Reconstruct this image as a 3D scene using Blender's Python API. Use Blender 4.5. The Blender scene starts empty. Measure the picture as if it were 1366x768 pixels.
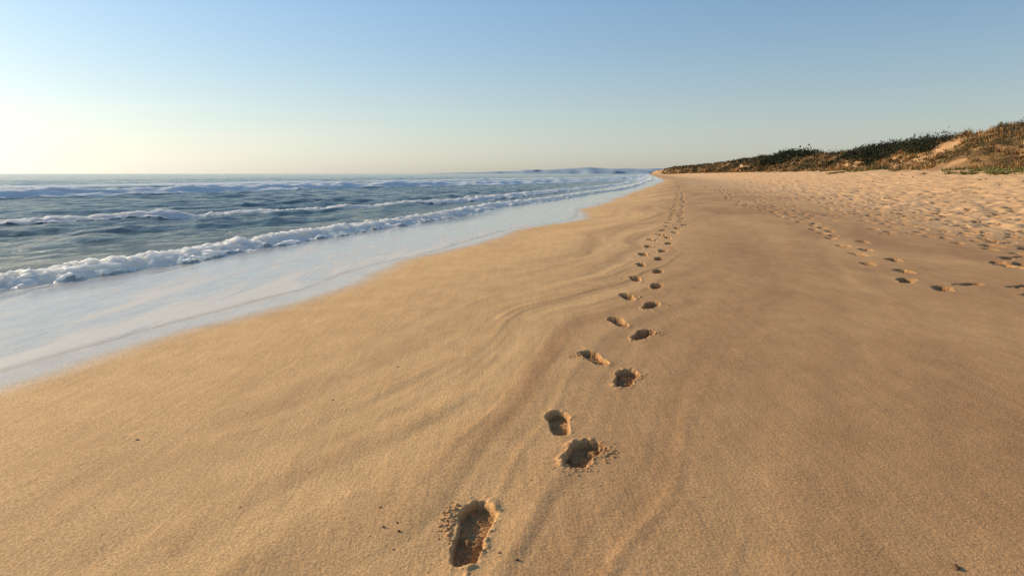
import bpy, math, numpy as np
from mathutils import Vector
rng = np.random.default_rng(7)
scene = bpy.context.scene

# ---------------------------------------------------------------- noise
TAB = np.random.default_rng(3).uniform(-1, 1, (16, 256, 256)).astype(np.float32)
def vn(x, y, s=0):
    xf = np.floor(x); yf = np.floor(y)
    xi = xf.astype(np.int64) & 255; yi = yf.astype(np.int64) & 255
    fx = x - xf; fy = y - yf
    fx = fx*fx*fx*(fx*(fx*6-15)+10); fy = fy*fy*fy*(fy*(fy*6-15)+10)
    T = TAB[s % 16]; x1 = (xi+1) & 255; y1 = (yi+1) & 255
    a = T[xi, yi]; b = T[x1, yi]; c = T[xi, y1]; d = T[x1, y1]
    return (a+(b-a)*fx)*(1-fy) + (c+(d-c)*fx)*fy
def fbm(x, y, o=4, s=0, g=.5):
    r = 0; a = 1; tot = 0
    for i in range(o):
        r = r + a*vn(x+17.3*i, y+9.1*i, s+i); tot += a; a *= g
        x, y = (x*1.6+y*1.2), (-x*1.2+y*1.6)
    return r/tot*1.3
def ss(a, b, x):
    t = np.clip((x-a)/(b-a), 0, 1); return t*t*(3-2*t)

# ---------------------------------------------------------------- coast layout (metres)
def coast(Y):
    return np.where(Y < 150, .235*Y, .235*150 + .195*(Y-150))
def shore(Y):
    u = np.interp(Y, [-10, 3, 5.3, 6.8, 9.9, 14.8, 19, 24, 30, 52, 102, 214, 400],
                     [-6.0, -5.6, -5.35, -5.3, -5.1, -4.8, -4.5, -3.6, -4.1, -3.75, -2.8, -1.8, -1.8])
    return u + .25*vn(Y*.35, Y*0, 2)*ss(5, 12, Y)
WATER = -.07

def dune_crest(Y):
    return np.interp(Y, [0, 60, 69, 79, 90, 97, 138, 170, 208, 279, 486, 900, 3000],
                        [6.0, 6.1, 6.3, 6.6, 5.9, 5.2, 5.2, 5.6, 6.2, 7.2, 7.2, 9.5, 13])
def ground(X, Y, detail=True):
    u = X - coast(Y)
    d = u - shore(Y)
    z = np.where(d < 0, -.07 + .05*d, -.07*(1-ss(0, 3.0, d)))
    z = np.maximum(z, -1.5)
    z = z + 2.1*ss(8, 31, u)**1.3
    n1 = fbm(X*.09, Y*.07, 5, 1); n2 = fbm(X*.3, Y*.3, 4, 5)
    fs = 28.5 + 3.5*n1 - 8*ss(250, 900, Y)
    face = ss(fs, fs+10, u)
    z = z + face*(dune_crest(Y)-2.1 + .9*n1) - 2.0*ss(46, 75, u)
    z = z + (n2*.55 + .5*(1-np.abs(n1)*2)*.6)*ss(fs, fs+6, u)
    z = z + .10*n2*ss(10, 22, u)
    if not detail: return z
    # swash streaks and gentle undulation
    warp = fbm(X*.3, Y*.16, 3, 3)
    p = X - .40*Y + .9*warp
    st = fbm(p*1.3, Y*.14, 4, 4)
    m = ss(1.0, 4.0, d)
    mid = np.exp(-((u+1.2)/1.2)**2)
    br = ss(-.1, .5, fbm(X*.6, Y*.3, 3, 7))
    r = ss(.72, 1.0, 1-np.abs(vn(p*1.9, Y*.11, 6)))
    r3 = ss(.6, 1.0, 1-np.abs(vn(p*4.6, Y*.25, 10)))
    f2 = fbm(p*5.5, Y*.30, 3, 9)
    z = z + m*(.005*st + mid*(.0075*br*r + .0035*br*r3 + .0036*f2) + .0005*f2)
    z = z + m*.0024*fbm(X*5, Y*4, 4, 8)*np.clip(9/np.maximum(Y, 1), 0, 1)
    # churned dry sand
    ch = ss(7.2, 10.5, u + .8*n2)*(1-.6*ss(26, 31, u))
    z = z + ch*(.06*fbm(X*1.7, Y*1.3, 3, 10) + .045*fbm(X*3.4, Y*2.6, 2, 12))
    return z

def make_mesh(name, V, F, mat, attrs=None, smooth=True):
    me = bpy.data.meshes.new(name)
    k = F.shape[1]
    me.vertices.add(len(V)); me.vertices.foreach_set('co', V.astype(np.float32).ravel())
    me.loops.add(F.size); me.loops.foreach_set('vertex_index', F.astype(np.int32).ravel())
    me.polygons.add(len(F)); me.polygons.foreach_set('loop_start', np.arange(0, F.size, k, dtype=np.int32))
    me.update(calc_edges=True)
    if attrs:
        for n, a in attrs.items():
            if a.ndim == 1:
                at = me.attributes.new(n, 'FLOAT', 'POINT'); at.data.foreach_set('value', a.astype(np.float32))
            else:
                at = me.attributes.new(n, 'FLOAT_COLOR', 'POINT')
                c = np.ones((len(a), 4), np.float32); c[:, :3] = a; at.data.foreach_set('color', c.ravel())
    if smooth: me.shade_smooth()
    me.materials.append(mat)
    ob = bpy.data.objects.new(name, me); scene.collection.objects.link(ob)
    return ob
def grid_faces(nr, nc):
    i = np.arange(nr-1)[:, None]*nc + np.arange(nc-1)[None, :]
    return np.stack([i, i+1, i+nc+1, i+nc], -1).reshape(-1, 4)
def steps(a, b, f):
    out = [a]
    while out[-1] < b: out.append(out[-1] + f(out[-1]))
    return out[:-1]

# ---------------------------------------------------------------- materials
def new_mat(name):
    m = bpy.data.materials.new(name); m.use_nodes = True
    nt = m.node_tree
    return m, nt, nt.nodes['Principled BSDF'], nt.nodes['Material Output']
class NB:
    def __init__(s, nt): s.nt = nt; s.N = nt.nodes; s.L = nt.links
    def put(s, sock, v):
        if isinstance(v, bpy.types.NodeSocket): s.L.new(v, sock)
        elif v is not None:
            sock.default_value = v
    def attr(s, n, col=False):
        a = s.N.new('ShaderNodeAttribute'); a.attribute_name = n
        return a.outputs['Color' if col else 'Fac']
    def noise(s, scale, det=4, rough=.5, vec=None, out='Fac', dist=0):
        n = s.N.new('ShaderNodeTexNoise'); n.inputs['Scale'].default_value = scale
        n.inputs['Detail'].default_value = det; n.inputs['Roughness'].default_value = rough
        n.inputs['Distortion'].default_value = dist
        if vec is not None: s.L.new(vec, n.inputs['Vector'])
        return n.outputs[out]
    def obj(s, rot=0, scale=(1, 1, 1)):
        t = s.N.new('ShaderNodeTexCoord'); m = s.N.new('ShaderNodeMapping')
        s.L.new(t.outputs['Object'], m.inputs['Vector'])
        m.inputs['Rotation'].default_value = (0, 0, rot); m.inputs['Scale'].default_value = scale
        return m.outputs[0]
    def math(s, op, a, b=0., c=None, clamp=False):
        n = s.N.new('ShaderNodeMath'); n.operation = op; n.use_clamp = clamp
        s.put(n.inputs[0], a); s.put(n.inputs[1], b)
        if c is not None: s.put(n.inputs[2], c)
        return n.outputs[0]
    def mrange(s, v, a, b, c=0., d=1.):
        n = s.N.new('ShaderNodeMapRange'); n.interpolation_type = 'SMOOTHSTEP'
        s.put(n.inputs[0], v)
        for i, x in enumerate((a, b, c, d)): s.put(n.inputs[i+1], x)
        return n.outputs[0]
    def mix(s, f, a, b, mode='MIX'):
        n = s.N.new('ShaderNodeMix'); n.data_type = 'RGBA'; n.blend_type = mode
        s.put(n.inputs[0], f)
        s.put(n.inputs[6], a if not isinstance(a, tuple) else (*a, 1)); s.put(n.inputs[7], b if not isinstance(b, tuple) else (*b, 1))
        return n.outputs[2]
    def bump(s, h, strength, dist, normal=None):
        n = s.N.new('ShaderNodeBump'); s.put(n.inputs['Height'], h)
        s.put(n.inputs['Strength'], strength); s.put(n.inputs['Distance'], dist)
        if normal is not None: s.L.new(normal, n.inputs['Normal'])
        return n.outputs[0]

def sand_material():
    m, nt, P, O = new_mat('sand'); b = NB(nt)
    tone = b.attr('tone'); print_dark = b.attr('print_dark'); dry = b.attr('dry'); wet = b.attr('wet')
    base = b.mix(tone, (.88, .525, .220), (.49, .260, .110))
    base = b.mix(dry, base, (.78, .475, .230))
    earth = b.mix(b.noise(.8, 5, .65), (.44, .22, .085), (.19, .135, .055))
    base = b.mix(b.attr('earth'), base, earth)
    base = b.mix(print_dark, base, (.34, .160, .056))
    base = b.mix(wet, base, (.80, .64, .44))
    o = b.obj()
    g1 = b.noise(330, 3, .75, o); g2 = b.noise(70, 3, .6, o); g3 = b.noise(2.2, 5, .6, o)
    base = b.mix(1., base, b.mix(b.mrange(g1, .3, .7), (.52, .50, .48), (1.48, 1.48, 1.48)), 'MULTIPLY')
    base = b.mix(1., base, b.mix(b.mrange(g2, .3, .7), (.80, .80, .80), (1.18, 1.18, 1.18)), 'MULTIPLY')
    base = b.mix(1., base, b.mix(b.mrange(g3, .3, .7), (.94, .93, .92), (1.05, 1.05, 1.05)), 'MULTIPLY')
    # faint streaks of sorted grains laid down along the backwash
    stk = b.noise(1.0, 7, .72, b.obj(math.radians(22), (9, .9, 1)), dist=.6)
    base = b.mix(1., base, b.mix(b.mrange(stk, .35, .68), (1.03, 1.03, 1.03), (.93, .92, .91)), 'MULTIPLY')
    # dark mineral specks
    sp = b.mrange(b.noise(190, 1, .5, o), .70, .76)
    base = b.mix(b.math('MULTIPLY', sp, .6), base, (.10, .07, .05))
    nt.links.new(base, P.inputs['Base Color'])
    b.put(P.inputs['Roughness'], b.mrange(wet, 0., 1., .92, .2))
    P.inputs['Specular IOR Level'].default_value = .25
    h = b.math('ADD', b.math('MULTIPLY', g1, .35), b.math('MULTIPLY', g2, 1.0))
    n = b.bump(h, b.mrange(wet, 0., 1., .65, .05), .006)
    n = b.bump(b.noise(14, 5, .65, o), b.mrange(wet, 0., 1., .34, .03), .012, n)
    n = b.bump(stk, b.mrange(wet, 0., 1., .38, .02), .012, n)
    nt.links.new(n, P.inputs['Normal'])
    return m

def sea_material():
    m, nt, P, O = new_mat('sea_water'); b = NB(nt)
    foam = b.attr('foam'); sh = b.attr('shallow'); edge = b.attr('edge'); film = b.attr('film')
    rot = math.radians(13.2)
    v1 = b.obj(rot, (1.3, .40, 1)); v2 = b.obj(rot, (1, .6, 1))
    deep = b.mix(b.noise(.15, 3, .5, v1), (.028, .070, .090), (.055, .115, .120))
    col = b.mix(sh, deep, (.60, .50, .37))
    nf = b.noise(2.6, 8, .70, v1, dist=.6)
    nl = b.noise(9, 4, .6, v2, dist=1.2)
    f = b.math('ADD', foam, b.math('MULTIPLY', b.math('SUBTRACT', nf, .5), 1.7))
    f = b.math('ADD', f, b.math('MULTIPLY', b.math('SUBTRACT', nl, .5), .7))
    f = b.mrange(f, .40, .64)
    f = b.math('MULTIPLY', f, b.mrange(foam, .02, .15))
    vs = b.obj(rot+.25, (1.6, .22, 1))
    ff = b.mrange(b.math('ADD', film, b.math('MULTIPLY', b.math('SUBTRACT', b.noise(1.5, 8, .72, vs, dist=.5), .5), 2.9)), .25, .95)
    ff = b.math('MULTIPLY', ff, b.mrange(film, .0, .2))
    f = b.math('MAXIMUM', f, b.math('MULTIPLY', ff, .8))
    fc = b.mix(b.noise(7, 5, .65), (.90, .82, .72), (.99, .97, .94))
    fc = b.mix(sh, fc, (.98, .86, .67))
    col = b.mix(f, col, fc)
    nt.links.new(col, P.inputs['Base Color'])
    P.inputs['IOR'].default_value = 1.33
    b.put(P.inputs['Specular IOR Level'], b.mrange(sh, 0., 1., .27, .42))
    b.put(P.inputs['Roughness'], b.mrange(f, 0., 1., .10, .5))
    P.inputs['Subsurface Radius'].default_value = (1., .92, .82); P.inputs['Subsurface Scale'].default_value = .6
    b.put(P.inputs['Subsurface Weight'], b.math('MULTIPLY', b.mrange(foam, .3, .6), b.mrange(f, .5, .9)))
    h = b.noise(3.0, 7, .66, b.obj(rot, (1, .5, 1)))
    n = b.bump(h, b.mrange(sh, 0., 1., 1., .06), .25)
    n = b.bump(b.noise(9, 7, .78), b.math('MULTIPLY', b.mrange(f, .1, .9), b.mrange(sh, 0., 1., 1., .08)), .14, n)
    nt.links.new(n, P.inputs['Normal'])
    tr = nt.nodes.new('ShaderNodeBsdfTransparent'); mx = nt.nodes.new('ShaderNodeMixShader')
    e2 = b.math('ADD', edge, b.math('MULTIPLY', b.math('SUBTRACT', b.noise(2.2, 5, .6, vs), .5), .5), clamp=True)
    e2 = b.mrange(e2, .08, .60)
    b.put(mx.inputs[0], e2); nt.links.new(tr.outputs[0], mx.inputs[1]); nt.links.new(P.outputs[0], mx.inputs[2])
    nt.links.new(mx.outputs[0], O.inputs['Surface'])
    return m

def veg_material():
    m, nt, P, O = new_mat('scrub_foliage'); b = NB(nt)
    c = b.attr('tint', True)
    c = b.mix(1., c, b.mix(b.noise(1.5, 3), (.7, .7, .7), (1.3, 1.3, 1.3)), 'MULTIPLY')
    nt.links.new(c, P.inputs['Base Color']); P.inputs['Roughness'].default_value = .8
    P.inputs['Specular IOR Level'].default_value = .15
    return m
def plain(name, c1, c2, scale, rough=.9):
    m, nt, P, O = new_mat(name); b = NB(nt)
    nt.links.new(b.mix(b.noise(scale, 5, .6), c1, c2), P.inputs['Base Color'])
    P.inputs['Roughness'].default_value = rough; P.inputs['Specular IOR Level'].default_value = .2
    return m

# ---------------------------------------------------------------- footprints  (x, y, length, width, heading deg to right, depth, roughness)
prints = [(-.168, 2.70, .52, .165, 8, .044, .50), (.385, 3.50, .36, .19, 22, .042, .95),
          (.285, 3.965, .40, .150, 2, .048, .20), (.845, 4.89, .44, .175, 14, .050, .5),
          (.673, 5.448, .42, .17, -14, .050, .35), (1.229, 6.268, .44, .17, 25, .053, .8),
          (1.089, 6.827, .44, .165, -6, .056, .2), (1.596, 7.711, .44, .18, 20, .06, .6),
          (1.425, 8.29, .44, .17, 0, .06, .3), (1.952, 9.1, .44, .18, 15, .065, .6),
          (1.788, 9.75, .44, .17, 5, .065, .3), (2.262, 10.5, .44, .17, 15, .065, .5),
          (2.16, 11.3, .44, .17, 8, .065, .5), (2.62, 12.1, .44, .17, 14, .065, .5)]
y = 12.75; side = -1
while y < 120:
    cx = np.interp(y, [12.7, 14, 20.3, 36, 60, 120], [2.62, 2.98, 4.83, 8.8, 14.6, 28.5])
    prints.append((cx+side*.17+rng.normal()*.06, y+rng.normal()*.07, .46, .19, 13+rng.normal()*8, .07, .6))
    side *= -1; y += .70+rng.normal()*.06
for (uu, y0, y1, st) in [(3.75, 8.9, 90, .72), (6.4, 11.5, 90, .70), (7.6, 14.0, 90, .8), (4.9, 22, 80, .9)]:
    y = y0; side = 1
    while y < y1:
        ua = uu + .35*math.sin(y*.19+uu) + (.7*ss(12, 24, y) if 6 < uu < 7 else 0)
        prints.append((float(coast(np.array(y)))+ua+side*.17+rng.normal()*.10, y, .46+rng.normal()*.03, .21, 13+rng.normal()*14, .075+rng.normal()*.01, .8))
        side *= -1; y += st*(1+rng.normal()*.2)
for (x, y) in [(6.85, 9.05), (7.0, 8.75), (6.25, 9.25), (8.9, 12.2), (8.3, 11.6), (6.55, 8.45)]:
    prints.append((x, y, .42, .18, 30+rng.normal()*30, .06, 1.))
for i in range(130):   # wandering walkers
    y = 11*math.exp(rng.random()*2.0); u = 5.0+rng.random()*3.5+.5*ss(10, 20, y)
    prints.append((float(coast(np.array(y)))+u, y, .42+rng.random()*.1, .2+rng.random()*.05, rng.normal()*35+10, .06+rng.random()*.03, .9))
for i in range(1100):   # trampled upper beach
    y = 13*math.exp(rng.random()*2.1); u = 8.0+abs(rng.normal())*8
    prints.append((float(coast(np.array(y)))+u, y, .4+rng.random()*.15, .2+rng.random()*.08, rng.normal()*50+10, .06+rng.random()*.06, .9))

# ---------------------------------------------------------------- beach + dunes sheet
rows = np.array(list(np.arange(-8, 1.5, .35)) + steps(1.5, 2.2, lambda v: .04) + steps(2.2, 5.5, lambda v: .0026*v) + steps(5.5, 14, lambda v: .0036*v)
                + steps(14, 42, lambda v: .0065*v) + steps(42, 200, lambda v: .012*v) + steps(200, 4200, lambda v: .03*v))
cols = np.array(steps(-60, -7, lambda v: 2.) + steps(-7, -3.2, lambda v: .035) + steps(-3.2, -1.15, lambda v: .02) + steps(-1.15, -.05, lambda v: .0062)
                + steps(-.05, .35, lambda v: .012) + steps(.35, 3.2, lambda v: .03) + steps(3.2, 8.6, lambda v: .04) + steps(8.6, 28, lambda v: .06+.006*(v-8.6))
                + steps(28, 60, lambda v: .28) + steps(60, 400, lambda v: .25*(v-55)))
nr, nc = len(rows), len(cols)
Yg = np.repeat(rows[:, None], nc, 1); Ug = np.repeat(cols[None, :], nr, 0); Xg = Ug + coast(Yg)
Z = ground(Xg, Yg)
print_dark = np.zeros_like(Z)
def stamp(cx, cy, L, W, ang, depth, rough, k):
    R = L*.9
    i0 = np.searchsorted(rows, cy-R); i1 = np.searchsorted(rows, cy+R)
    uc = cx - float(coast(np.array(cy)))
    j0 = np.searchsorted(cols, uc-R-.25*R); j1 = np.searchsorted(cols, uc+R+.25*R)
    X = Xg[i0:i1, j0:j1]-cx; Y = Yg[i0:i1, j0:j1]-cy
    if X.size == 0: return
    a = math.radians(ang)
    l = (X*math.sin(a)+Y*math.cos(a))/L; w = (X*math.cos(a)-Y*math.sin(a))/(W/2)
    sx = 40.*k % 97
    nz = fbm(X*14+sx, Y*14+sx, 3, k); nf = fbm(X*45+sx, Y*45, 3, k+3)
    l2 = l + .03*rough*nz
    hw = np.interp(l2, [-.6, -.5, -.32, -.1, .05, .25, .4, .6], [.66, .74, .78, .72, .78, 1., .94, .72])
    side = 1 if k % 2 else -1
    w2 = w - side*.10*np.sin(l*3.0)
    r = ((np.abs(w2)/hw)**2.6 + np.abs(l2*2)**3.4)**(1/2.6) + (.02+.11*rough)*nz + (.02+.07*rough)*nf
    ins = ss(1.06, .95, r)
    bowl = .66 + .38*ss(.05, .38, np.abs(l2-.02)) - .14*nz
    fl = ins*bowl
    tread = np.sin(l2*L*230 + 1.5*nz)*.0042*ss(.85, .65, r)*(1-.6*rough)
    lump = (nf*.013 + np.maximum(nz, 0)*.018)*(rough+.15)*ss(1.25, .7, r)
    slab = .013*ss(.0, .5, nz+.5*nf)*rough*np.exp(-((r-1.25)/.25)**2)*ss(-.2, .6, -side*w)
    rim = .003*np.exp(-((r-1.16)/.08)**2)*(.4+1.4*rough*nz) + .010*rough*np.maximum(nf, 0)*np.exp(-((r-1.3)/.22)**2) + slab
    Z[i0:i1, j0:j1] += -depth*fl + tread + lump + rim
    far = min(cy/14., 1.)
    print_dark[i0:i1, j0:j1] = np.maximum(print_dark[i0:i1, j0:j1], ins*(.50+.55*far+.3*nz) + .45*rough*ss(1.5, 1.15, r)*ss(.0, .35, nf))  # print interiors and crumbly rims coloured darker, more so on distant prints
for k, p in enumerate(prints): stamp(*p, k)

D = Ug - shore(Yg)
wr = fbm(Xg*.3, Yg*.16, 3, 3); pp = Xg - .40*Yg + .9*wr
tone = .22 + .52*ss(-2.2, 1.5, Ug) - .18*ss(-2, -4.5, Ug)
tone = tone + .20*fbm(pp*1.1, Yg*.12, 4, 4) + .46*fbm(pp*3.2, Yg*.2, 3, 11)*np.exp(-((Ug+1.1)/1.3)**2) + .34*fbm(Xg*.45, Yg*.3, 4, 13)*ss(0, 2, Ug) + .06*fbm(pp*6, Yg*.5, 3, 2)
tone = np.clip(tone, 0, 1)
n2 = fbm(Xg*.3, Yg*.3, 4, 5)
dry = np.clip(ss(5, 11, Ug+1.5*n2) + ss(25, 90, Yg)*ss(-1, 4, Ug)*.6, 0, 1)*.9
wet = ss(.75, .05, D + .25*n2)
n1 = fbm(Xg*.09, Yg*.07, 5, 1)
earth = ss(26.5, 30, Ug-3.5*n1+8*ss(250, 900, Yg))*ss(-.55, .1, fbm(Xg*.25, Yg*.2, 4, 14)+.15)
V = np.stack([Xg, Yg, Z], -1)
sand = sand_material()
jc = np.searchsorted(cols, 26.)
def sub(j0, j1, name):
    A = lambda q: q[:, j0:j1].ravel()
    make_mesh(name, V[:, j0:j1].reshape(-1, 3), grid_faces(nr, j1-j0), sand,
              dict(tone=A(tone), print_dark=np.clip(A(print_dark), 0, 1), dry=A(dry), wet=A(wet), earth=A(earth)))
sub(0, jc+1, 'sand_beach'); sub(jc, nc, 'sand_dunes')

# ---------------------------------------------------------------- sea
rows_s = np.array(list(np.arange(-8, 3, .25)) + steps(3, 90, lambda v: .0048*v) + steps(90, 1000, lambda v: .014*v) + steps(1000, 26000, lambda v: .08*v))
offs = np.array(steps(-1.0, 26000, lambda v: .04 + .0062*max(v-6, 0) if v < 60 else .02*v))[::-1]
nrs, ncs = len(rows_s), len(offs)
Ys = np.repeat(rows_s[:, None], ncs, 1); O_ = np.repeat(offs[None, :], nrs, 0)
Us = shore(Ys) - O_; Xs = Us + coast(Ys)
spU = .04+.0062*np.maximum(O_-6, 0); spY = np.maximum(.0048*Ys, .03)
sp = np.maximum(spU, spY*.6)
zs = np.full_like(Xs, WATER)
amp = ss(2.5, 13, O_)
wv = np.zeros_like(Xs)
for i in range(40):
    lam = .4*(12**(i/39.)); th = rng.normal()*.42 + math.radians(-13)
    kx, ky = math.cos(th)*2*math.pi/lam, math.sin(th)*2*math.pi/lam
    ph = rng.random()*6.28
    fade = ss(2.2, 4.5, lam/sp)
    wq = np.sin(kx*Xs+ky*Ys+ph + 1.2*vn(Xs/lam*.18, Ys/lam*.18, i))
    wv += fade*lam*.0066*(wq + .3*wq*np.abs(wq))
wv *= (.7+.5*fbm(Xs*.05, Ys*.04, 2, 7))
zs += amp*wv + (1-amp)*.004*fbm(Xs*2, Ys*1.2, 2, 9)*ss(.3, 2, O_)
foam = np.zeros_like(Xs)
def breaker(yk, uk, H, wf, wb, cov, trail, k):
    q = min(wf, .40)
    uc = np.interp(Ys, yk, uk) + 1.6*q*vn(Ys*.09, Ys*0, k) + .30*q*vn(Ys*.8, Ys*0, k+1) + .10*q*vn(Ys*3, Ys*0, k+1)
    o = uc - Us
    m = np.clip(cov + .40*vn(Ys*.10+5, Ys*0+.3, k+2) + .15*vn(Ys*.5, Ys*0+.7, k+3), 0, 1)
    hh = H*(.5+.5*m)
    prof = np.where(o < 0, np.exp(-(np.abs(o)/wf)**2.0), np.exp(-(o/wb)**1.6))
    rag = fbm(Us*1.2, Ys*.9, 3, k+6)*.35*wf
    fm = ss(-2.0*wf, -1.3*wf, o+rag)*ss(.55*wb, .15*wb, o+rag)*ss(.12, .45, m)
    g1 = fbm(Xs*3.0, Ys*3.0, 3, k+4); g2 = np.abs(fbm(Xs*7, Ys*7, 3, k))
    lump = (g1*.07 + (.35-g2)*.11)*ss(.02, .6, fm)*ss(.45, .12, sp)
    dz = hh*prof + lump
    tr = ss(0, .3*wb, o)*ss(trail, .2*trail, o)*.34*m
    fr = ss(-4.5*wf, -1.5*wf, o)*(o < 0)*.42*m
    return dz, np.maximum(np.maximum(fm*1.12, tr), fr)
B = [([-8, 9.7, 12.1, 17.2, 23.7, 36, 42.7, 70, 300], [-9.9, -9.7, -9.3, -9.4, -8.8, -7.8, -6.8, -5.6, -4.], .15, .36, .8, .95, 1.2, 1),
     ([-8, 12, 21.5, 27, 40, 60, 100, 300], [-27, -24, -21, -17.6, -12.4, -10.2, -8, -6], .17, .50, 1.2, .80, 1.0, 3),
     ([-8, 20, 45, 62, 75, 96, 147, 300, 800], [-50, -48, -44.6, -40.6, -37.6, -28, -16.5, -10, -8], .50, 1.5, 2.2, 1.15, 1., 5),
     ([-8, 60, 110, 160, 260, 800], [-78, -76, -68, -50, -28, -14], .30, 1.4, 2.5, .60, 1., 8)]
for q in B:
    dz, f = breaker(*q); zs += dz; foam = np.maximum(foam, f)
foam = np.maximum(foam, .22*ss(.2, .6, fbm(Us*.45, Ys*.10, 3, 12))*ss(40, 25, O_)*ss(5, 8, O_))
far_w = ss(70, 200, Ys)*ss(18, 5, O_); foam = np.maximum(foam, .6*far_w)
film = ss(7.0, 1.2, O_)*.54 + .36*ss(1.2, .25, O_)
film = film*ss(26, 8, Ys)*1. + ss(8, 26, Ys)*film*.7
shal = ss(6.0, 2.5, O_)
edge = ss(-.45, .65, O_)
make_mesh('sea', np.stack([Xs, Ys, zs], -1).reshape(-1, 3), grid_faces(nrs, ncs), sea_material(),
          dict(foam=foam.ravel(), film=film.ravel(), shallow=shal.ravel(), edge=edge.ravel()))

# ---------------------------------------------------------------- dune vegetation
def scrub(n, Yr, Ur, hr, rr, pal, leaves, leaf, cover=None, blade=False, seed=0):
    r = np.random.default_rng(seed)
    Yc = Yr[0]*(Yr[1]/Yr[0])**r.random(n); Uc = Ur[0]+(Ur[1]-Ur[0])*r.random(n) - 8*ss(250, 900, Yc)
    Xc = Uc+coast(Yc)
    if cover is not None:
        keep = cover(Xc, Yc, Uc, r); Xc, Yc = Xc[keep], Yc[keep]
    n = len(Xc)
    Zc = ground(Xc, Yc, False)
    sc = np.clip(Yc/90, .8, 3.2)
    h = (hr[0]+(hr[1]-hr[0])*r.random(n)**1.5); R = (rr[0]+(rr[1]-rr[0])*r.random(n))*np.sqrt(sc)
    pal = np.array(pal); ci = r.integers(0, len(pal), n)
    tint = pal[ci]*(.7+.6*r.random((n, 1)))
    idx = np.repeat(np.arange(n), leaves); m = len(idx)
    th = r.random(m)*2*np.pi; ph = np.arccos(r.random(m)); rad = r.random(m)**.45
    rad *= 1+.35*np.sin(th*3+idx)*np.cos(ph*4+idx)
    off = np.stack([np.sin(ph)*np.cos(th)*R[idx]*rad, np.sin(ph)*np.sin(th)*R[idx]*rad, np.cos(ph)*h[idx]*rad], -1)
    c = np.stack([Xc[idx], Yc[idx], Zc[idx]], -1)+off
    s = leaf*sc[idx]*(.6+.8*r.random(m))
    if blade:
        base = np.stack([Xc[idx]+off[:, 0]*.6, Yc[idx]+off[:, 1]*.6, Zc[idx]-.05], -1)
        wd = r.normal(size=(m, 3)); wd[:, 2] = 0; wd /= np.linalg.norm(wd, axis=1)[:, None]
        tip = base + np.stack([off[:, 0]*.6, off[:, 1]*.6, h[idx]*(.5+.7*r.random(m))], -1)
        T = np.stack([base-wd*s[:, None]*.5, base+wd*s[:, None]*.5, tip], 1)
    else:
        T = c[:, None, :] + r.normal(size=(m, 3, 3))*s[:, None, None]*.6
    col = tint[idx]*(.75+.5*r.random((m, 1)))
    return T.reshape(-1, 3), np.repeat(col, 3, 0)
cov = lambda X, Y, U, r: (fbm(X*.25, Y*.12, 3, 2) + .2*r.normal(size=len(X)) + .35*ss(28, 34, U+8*ss(250, 900, Y)) > .08)
cov2 = lambda X, Y, U, r: (fbm(X*.2+7, Y*.10, 3, 6) + .2*r.normal(size=len(X)) + .3*ss(27, 32, U+8*ss(250, 900, Y)) > -.04)
parts = [
 scrub(5000, (42, 1400), (28, 47), (.25, .7), (.4, 1.1), [(.075, .078, .030), (.13, .115, .045), (.18, .12, .055), (.24, .14, .06)], 34, .14, cov, seed=1),
 scrub(8500, (42, 1000), (27, 47), (.30, .75), (.3, .8), [(.42, .22, .08), (.34, .18, .06), (.24, .16, .07), (.46, .28, .12), (.17, .13, .06)], 26, .12, cov2, True, seed=2),
 scrub(460, (92, 150), (33, 42), (1.0, 1.9), (.9, 1.6), [(.026, .030, .014), (.036, .040, .017), (.05, .048, .022)], 220, .12, None, seed=3),
 scrub(160, (192, 228), (32, 42), (1.5, 2.6), (1.2, 2.0), [(.026, .030, .014), (.036, .040, .017)], 120, .13, None, seed=4),
 scrub(420, (48, 110), (23.5, 29), (.15, .4), (.4, .9), [(.17, .18, .045), (.20, .18, .06)], 40, .10, lambda X, Y, U, r: fbm(X*.3, Y*.1, 3, 9) > .05, True, seed=5),
 scrub(1100, (50, 82), (28.5, 44), (.35, .9), (.5, 1.0), [(.065, .07, .028), (.10, .09, .035), (.15, .10, .045), (.20, .13, .05)], 80, .09, lambda X, Y, U, r: fbm(X*.3+3, Y*.2, 3, 4) > -.15, seed=6),
 scrub(260, (150, 1400), (29, 40), (1.0, 1.8), (1.2, 2.2), [(.035, .038, .018), (.06, .06, .03)], 90, .12, None, seed=7),
]
Vv = np.concatenate([p[0] for p in parts]); Cv = np.concatenate([p[1] for p in parts])
make_mesh('dune_vegetation', Vv, np.arange(len(Vv)).reshape(-1, 3), veg_material(), dict(tint=Cv), smooth=False)

# ---------------------------------------------------------------- distant headland
xs = np.linspace(-900, 1800, 300); ny = 8
hp = np.interp(xs, [-900, -400, -200, 0, 250, 420, 600, 760, 900, 1100, 1800], [0, 12, 18, 26, 34, 44, 50, 44, 48, 42, 38]) + 6*fbm(xs*.006, xs*0, 4, 3)*ss(-500, 0, xs)
VV = []
for j in range(ny):
    t = j/(ny-1); VV.append(np.stack([xs, 5200+700*t+60*vn(xs*.01, xs*0+j, 4), -3+hp*math.sin(math.pi*t)], -1))
make_mesh('headland', np.concatenate(VV), grid_faces(ny, 300), plain('hazy_hills', (.34, .42, .48), (.39, .47, .52), .01))  # pale blue-grey: distance haze is mixed into the hills' base colour

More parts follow.
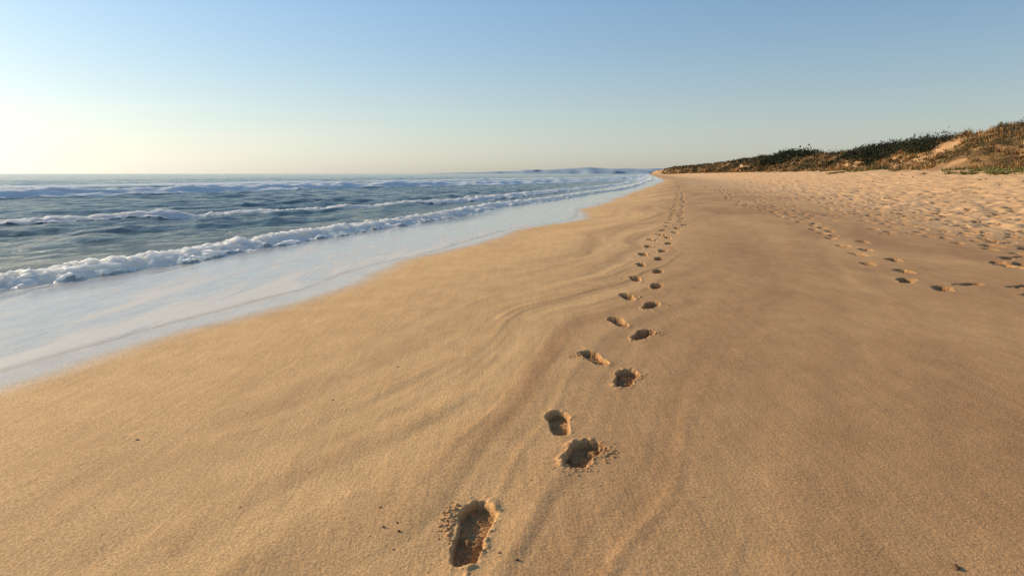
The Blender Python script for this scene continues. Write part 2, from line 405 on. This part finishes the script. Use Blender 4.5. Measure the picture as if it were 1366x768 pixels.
# ---------------------------------------------------------------- clods kicked out of the prints, pebbles
import bmesh
bm = bmesh.new(); bmesh.ops.create_icosphere(bm, subdivisions=2, radius=1)
iv = np.array([v.co[:] for v in bm.verts]); iF = np.array([[v.index for v in f.verts] for f in bm.faces]); bm.free()
def clods(name, pts, sizes, mat, seed):
    r = np.random.default_rng(seed); Vs = []; Fs = []; pts = np.array(pts)
    zz = ground(pts[:, 0], pts[:, 1])
    for i, (x, y) in enumerate(pts[:, :2]):
        s = sizes[i]; sc = s*(.5+.8*r.random(3)); sc[2] = s*(.4+.3*r.random())
        q = .5*vn(iv[:, 0]*1.7+i*3.1+iv[:, 2]*1.1, iv[:, 1]*1.7+i*1.7, i) + .25*vn(iv[:, 0]*4+i, iv[:, 1]*4+iv[:, 2]*4, i+3)
        v = iv*(1+q[:, None])
        a = r.random()*6.28; R = np.array([[math.cos(a), -math.sin(a), 0], [math.sin(a), math.cos(a), 0], [0, 0, 1]])
        v = (v*sc)@R.T + np.array([x, y, zz[i]+s*.1])
        Fs.append(iF+len(Vs)*len(iv)); Vs.append(v)
    return make_mesh(name, np.concatenate(Vs), np.concatenate(Fs), mat)
pts = []; sz = []
def scatter(cx, cy, n, sx, sy, s0):
    for _ in range(n):
        px, py = cx+rng.normal()*sx, cy+rng.normal()*sy
        if any(abs(px-q[0]) < q[3]*.5 and abs(py-q[1]) < q[2]*.48 for q in prints[:14]): continue
        pts.append((px, py)); sz.append(s0*(.35+rng.random()**3*1.6))
scatter(-.265, 2.80, 260, .022, .07, .006); scatter(-.26, 2.6, 25, .05, .1, .004)
scatter(.36, 3.30, 60, .09, .04, .006); scatter(.50, 3.52, 180, .035, .05, .006); scatter(.30, 3.2, 30, .12, .1, .004)
scatter(.95, 4.95, 60, .05, .06, .006); scatter(.56, 5.5, 50, .05, .06, .007); scatter(1.33, 6.3, 90, .07, .06, .007)
scatter(1.66, 7.7, 35, .08, .06, .008); scatter(-.35, 2.55, 14, .15, .12, .004); scatter(.05, 3.0, 25, .5, .5, .0025)
for p in prints[8:20]: scatter(p[0], p[1], 12, .14, .14, .009)
clods('sand_clods', pts, sz, plain('damp_sand_crumb', (.44, .235, .095), (.62, .36, .16), 60), 5)
pp_ = [(1.72, 2.425), (-2.15, 3.72), (-.55, 2.72), (-.50, 2.76), (-.48, 2.69), (-.6, 2.9), (-1.9, 2.9), (.02, 2.47), (-.05, 2.52), (.9, 3.0), (2.4, 4.2), (-.9, 5.2), (-1.2, 4.4)]
ps = [.014, .009, .009, .006, .006, .005, .004, .010, .006, .004, .006, .007, .006]
for i in range(60):
    a = rng.random(); pp_.append((-3.0+rng.random()*7, 2.5+rng.random()**2*7)); ps.append(.0015+.003*rng.random()**2)
for i in range(70):
    y_ = 30+40*rng.random(); pp_.append((float(coast(np.array(y_)))+18+9*rng.random(), y_)); ps.append(.03+.09*rng.random()**2)
clods('pebbles', pp_, ps, plain('dark_pebble', (.12, .06, .03), (.20, .11, .055), 30, .9), 9)

# ---------------------------------------------------------------- light, sky, camera
EL, AZ = math.radians(19), math.radians(-63)
S = Vector((math.sin(AZ)*math.cos(EL), math.cos(AZ)*math.cos(EL), math.sin(EL)))
sl = bpy.data.lights.new('sun', 'SUN'); sl.energy = 5.0; sl.angle = math.radians(.55); sl.color = (1., .82, .58)
so = bpy.data.objects.new('sun', sl); scene.collection.objects.link(so); so.rotation_euler = S.to_track_quat('Z', 'Y').to_euler()
w = bpy.data.worlds.new('World'); scene.world = w; w.use_nodes = True
nt = w.node_tree; bg = nt.nodes['Background']; sky = nt.nodes.new('ShaderNodeTexSky'); sky.sky_type = 'NISHITA'
sky.sun_disc = False; sky.sun_elevation = EL; sky.sun_rotation = AZ; sky.air_density = 1.0; sky.dust_density = .6; sky.ozone_density = 1.6
b = NB(nt)
tc = nt.nodes.new('ShaderNodeTexCoord'); sx = nt.nodes.new('ShaderNodeSeparateXYZ'); nt.links.new(tc.outputs['Generated'], sx.inputs[0])
hz = b.math('POWER', 2.718, b.math('MULTIPLY', b.math('MAXIMUM', sx.outputs[2], 0.), -6.8))
bw = nt.nodes.new('ShaderNodeRGBToBW'); nt.links.new(sky.outputs[0], bw.inputs[0])
haze = b.mix(1., bw.outputs[0], (1.09, 1.01, .90), 'MULTIPLY')
colr = b.mix(b.math('MULTIPLY', hz, .80), b.mix(1., sky.outputs[0], (.82, 1.05, 1.20), 'MULTIPLY'), haze)
dv = b.math('DIVIDE', 1., b.math('ADD', 1., b.math('DIVIDE', bw.outputs[0], 20.)))
colr = b.mix(1., colr, dv, 'MULTIPLY')
# thin high cloud streaks low over the sea
cl = b.noise(1.6, 6, .6, None)
mp = nt.nodes.new('ShaderNodeMapping'); mp.inputs['Scale'].default_value = (1, 1, 14); nt.links.new(tc.outputs['Generated'], mp.inputs[0])
nt.links.new(mp.outputs[0], cl.node.inputs['Vector'])
cm = b.math('MULTIPLY', b.mrange(cl, .50, .70), b.math('MULTIPLY', b.mrange(sx.outputs[2], .01, .03), b.mrange(sx.outputs[2], .16, .05)))
cm = b.math('MULTIPLY', cm, b.mrange(sx.outputs[0], -.1, -.5))
colr = b.mix(b.math('MULTIPLY', cm, .5), colr, b.mix(1., colr, (1.12, 1.04, 1.03), 'MULTIPLY'))
nt.links.new(colr, bg.inputs[0]); bg.inputs[1].default_value = .148
cd = bpy.data.cameras.new('camera'); cd.lens = 24; cd.sensor_width = 36; cd.clip_start = .05; cd.clip_end = 60000
co = bpy.data.objects.new('camera', cd); scene.collection.objects.link(co)
co.location = (0, 0, 1.5); co.rotation_euler = (math.radians(90-9.5), 0, 0); scene.camera = co
scene.view_settings.view_transform = 'Standard'; scene.view_settings.look = 'None'; scene.view_settings.exposure = 0
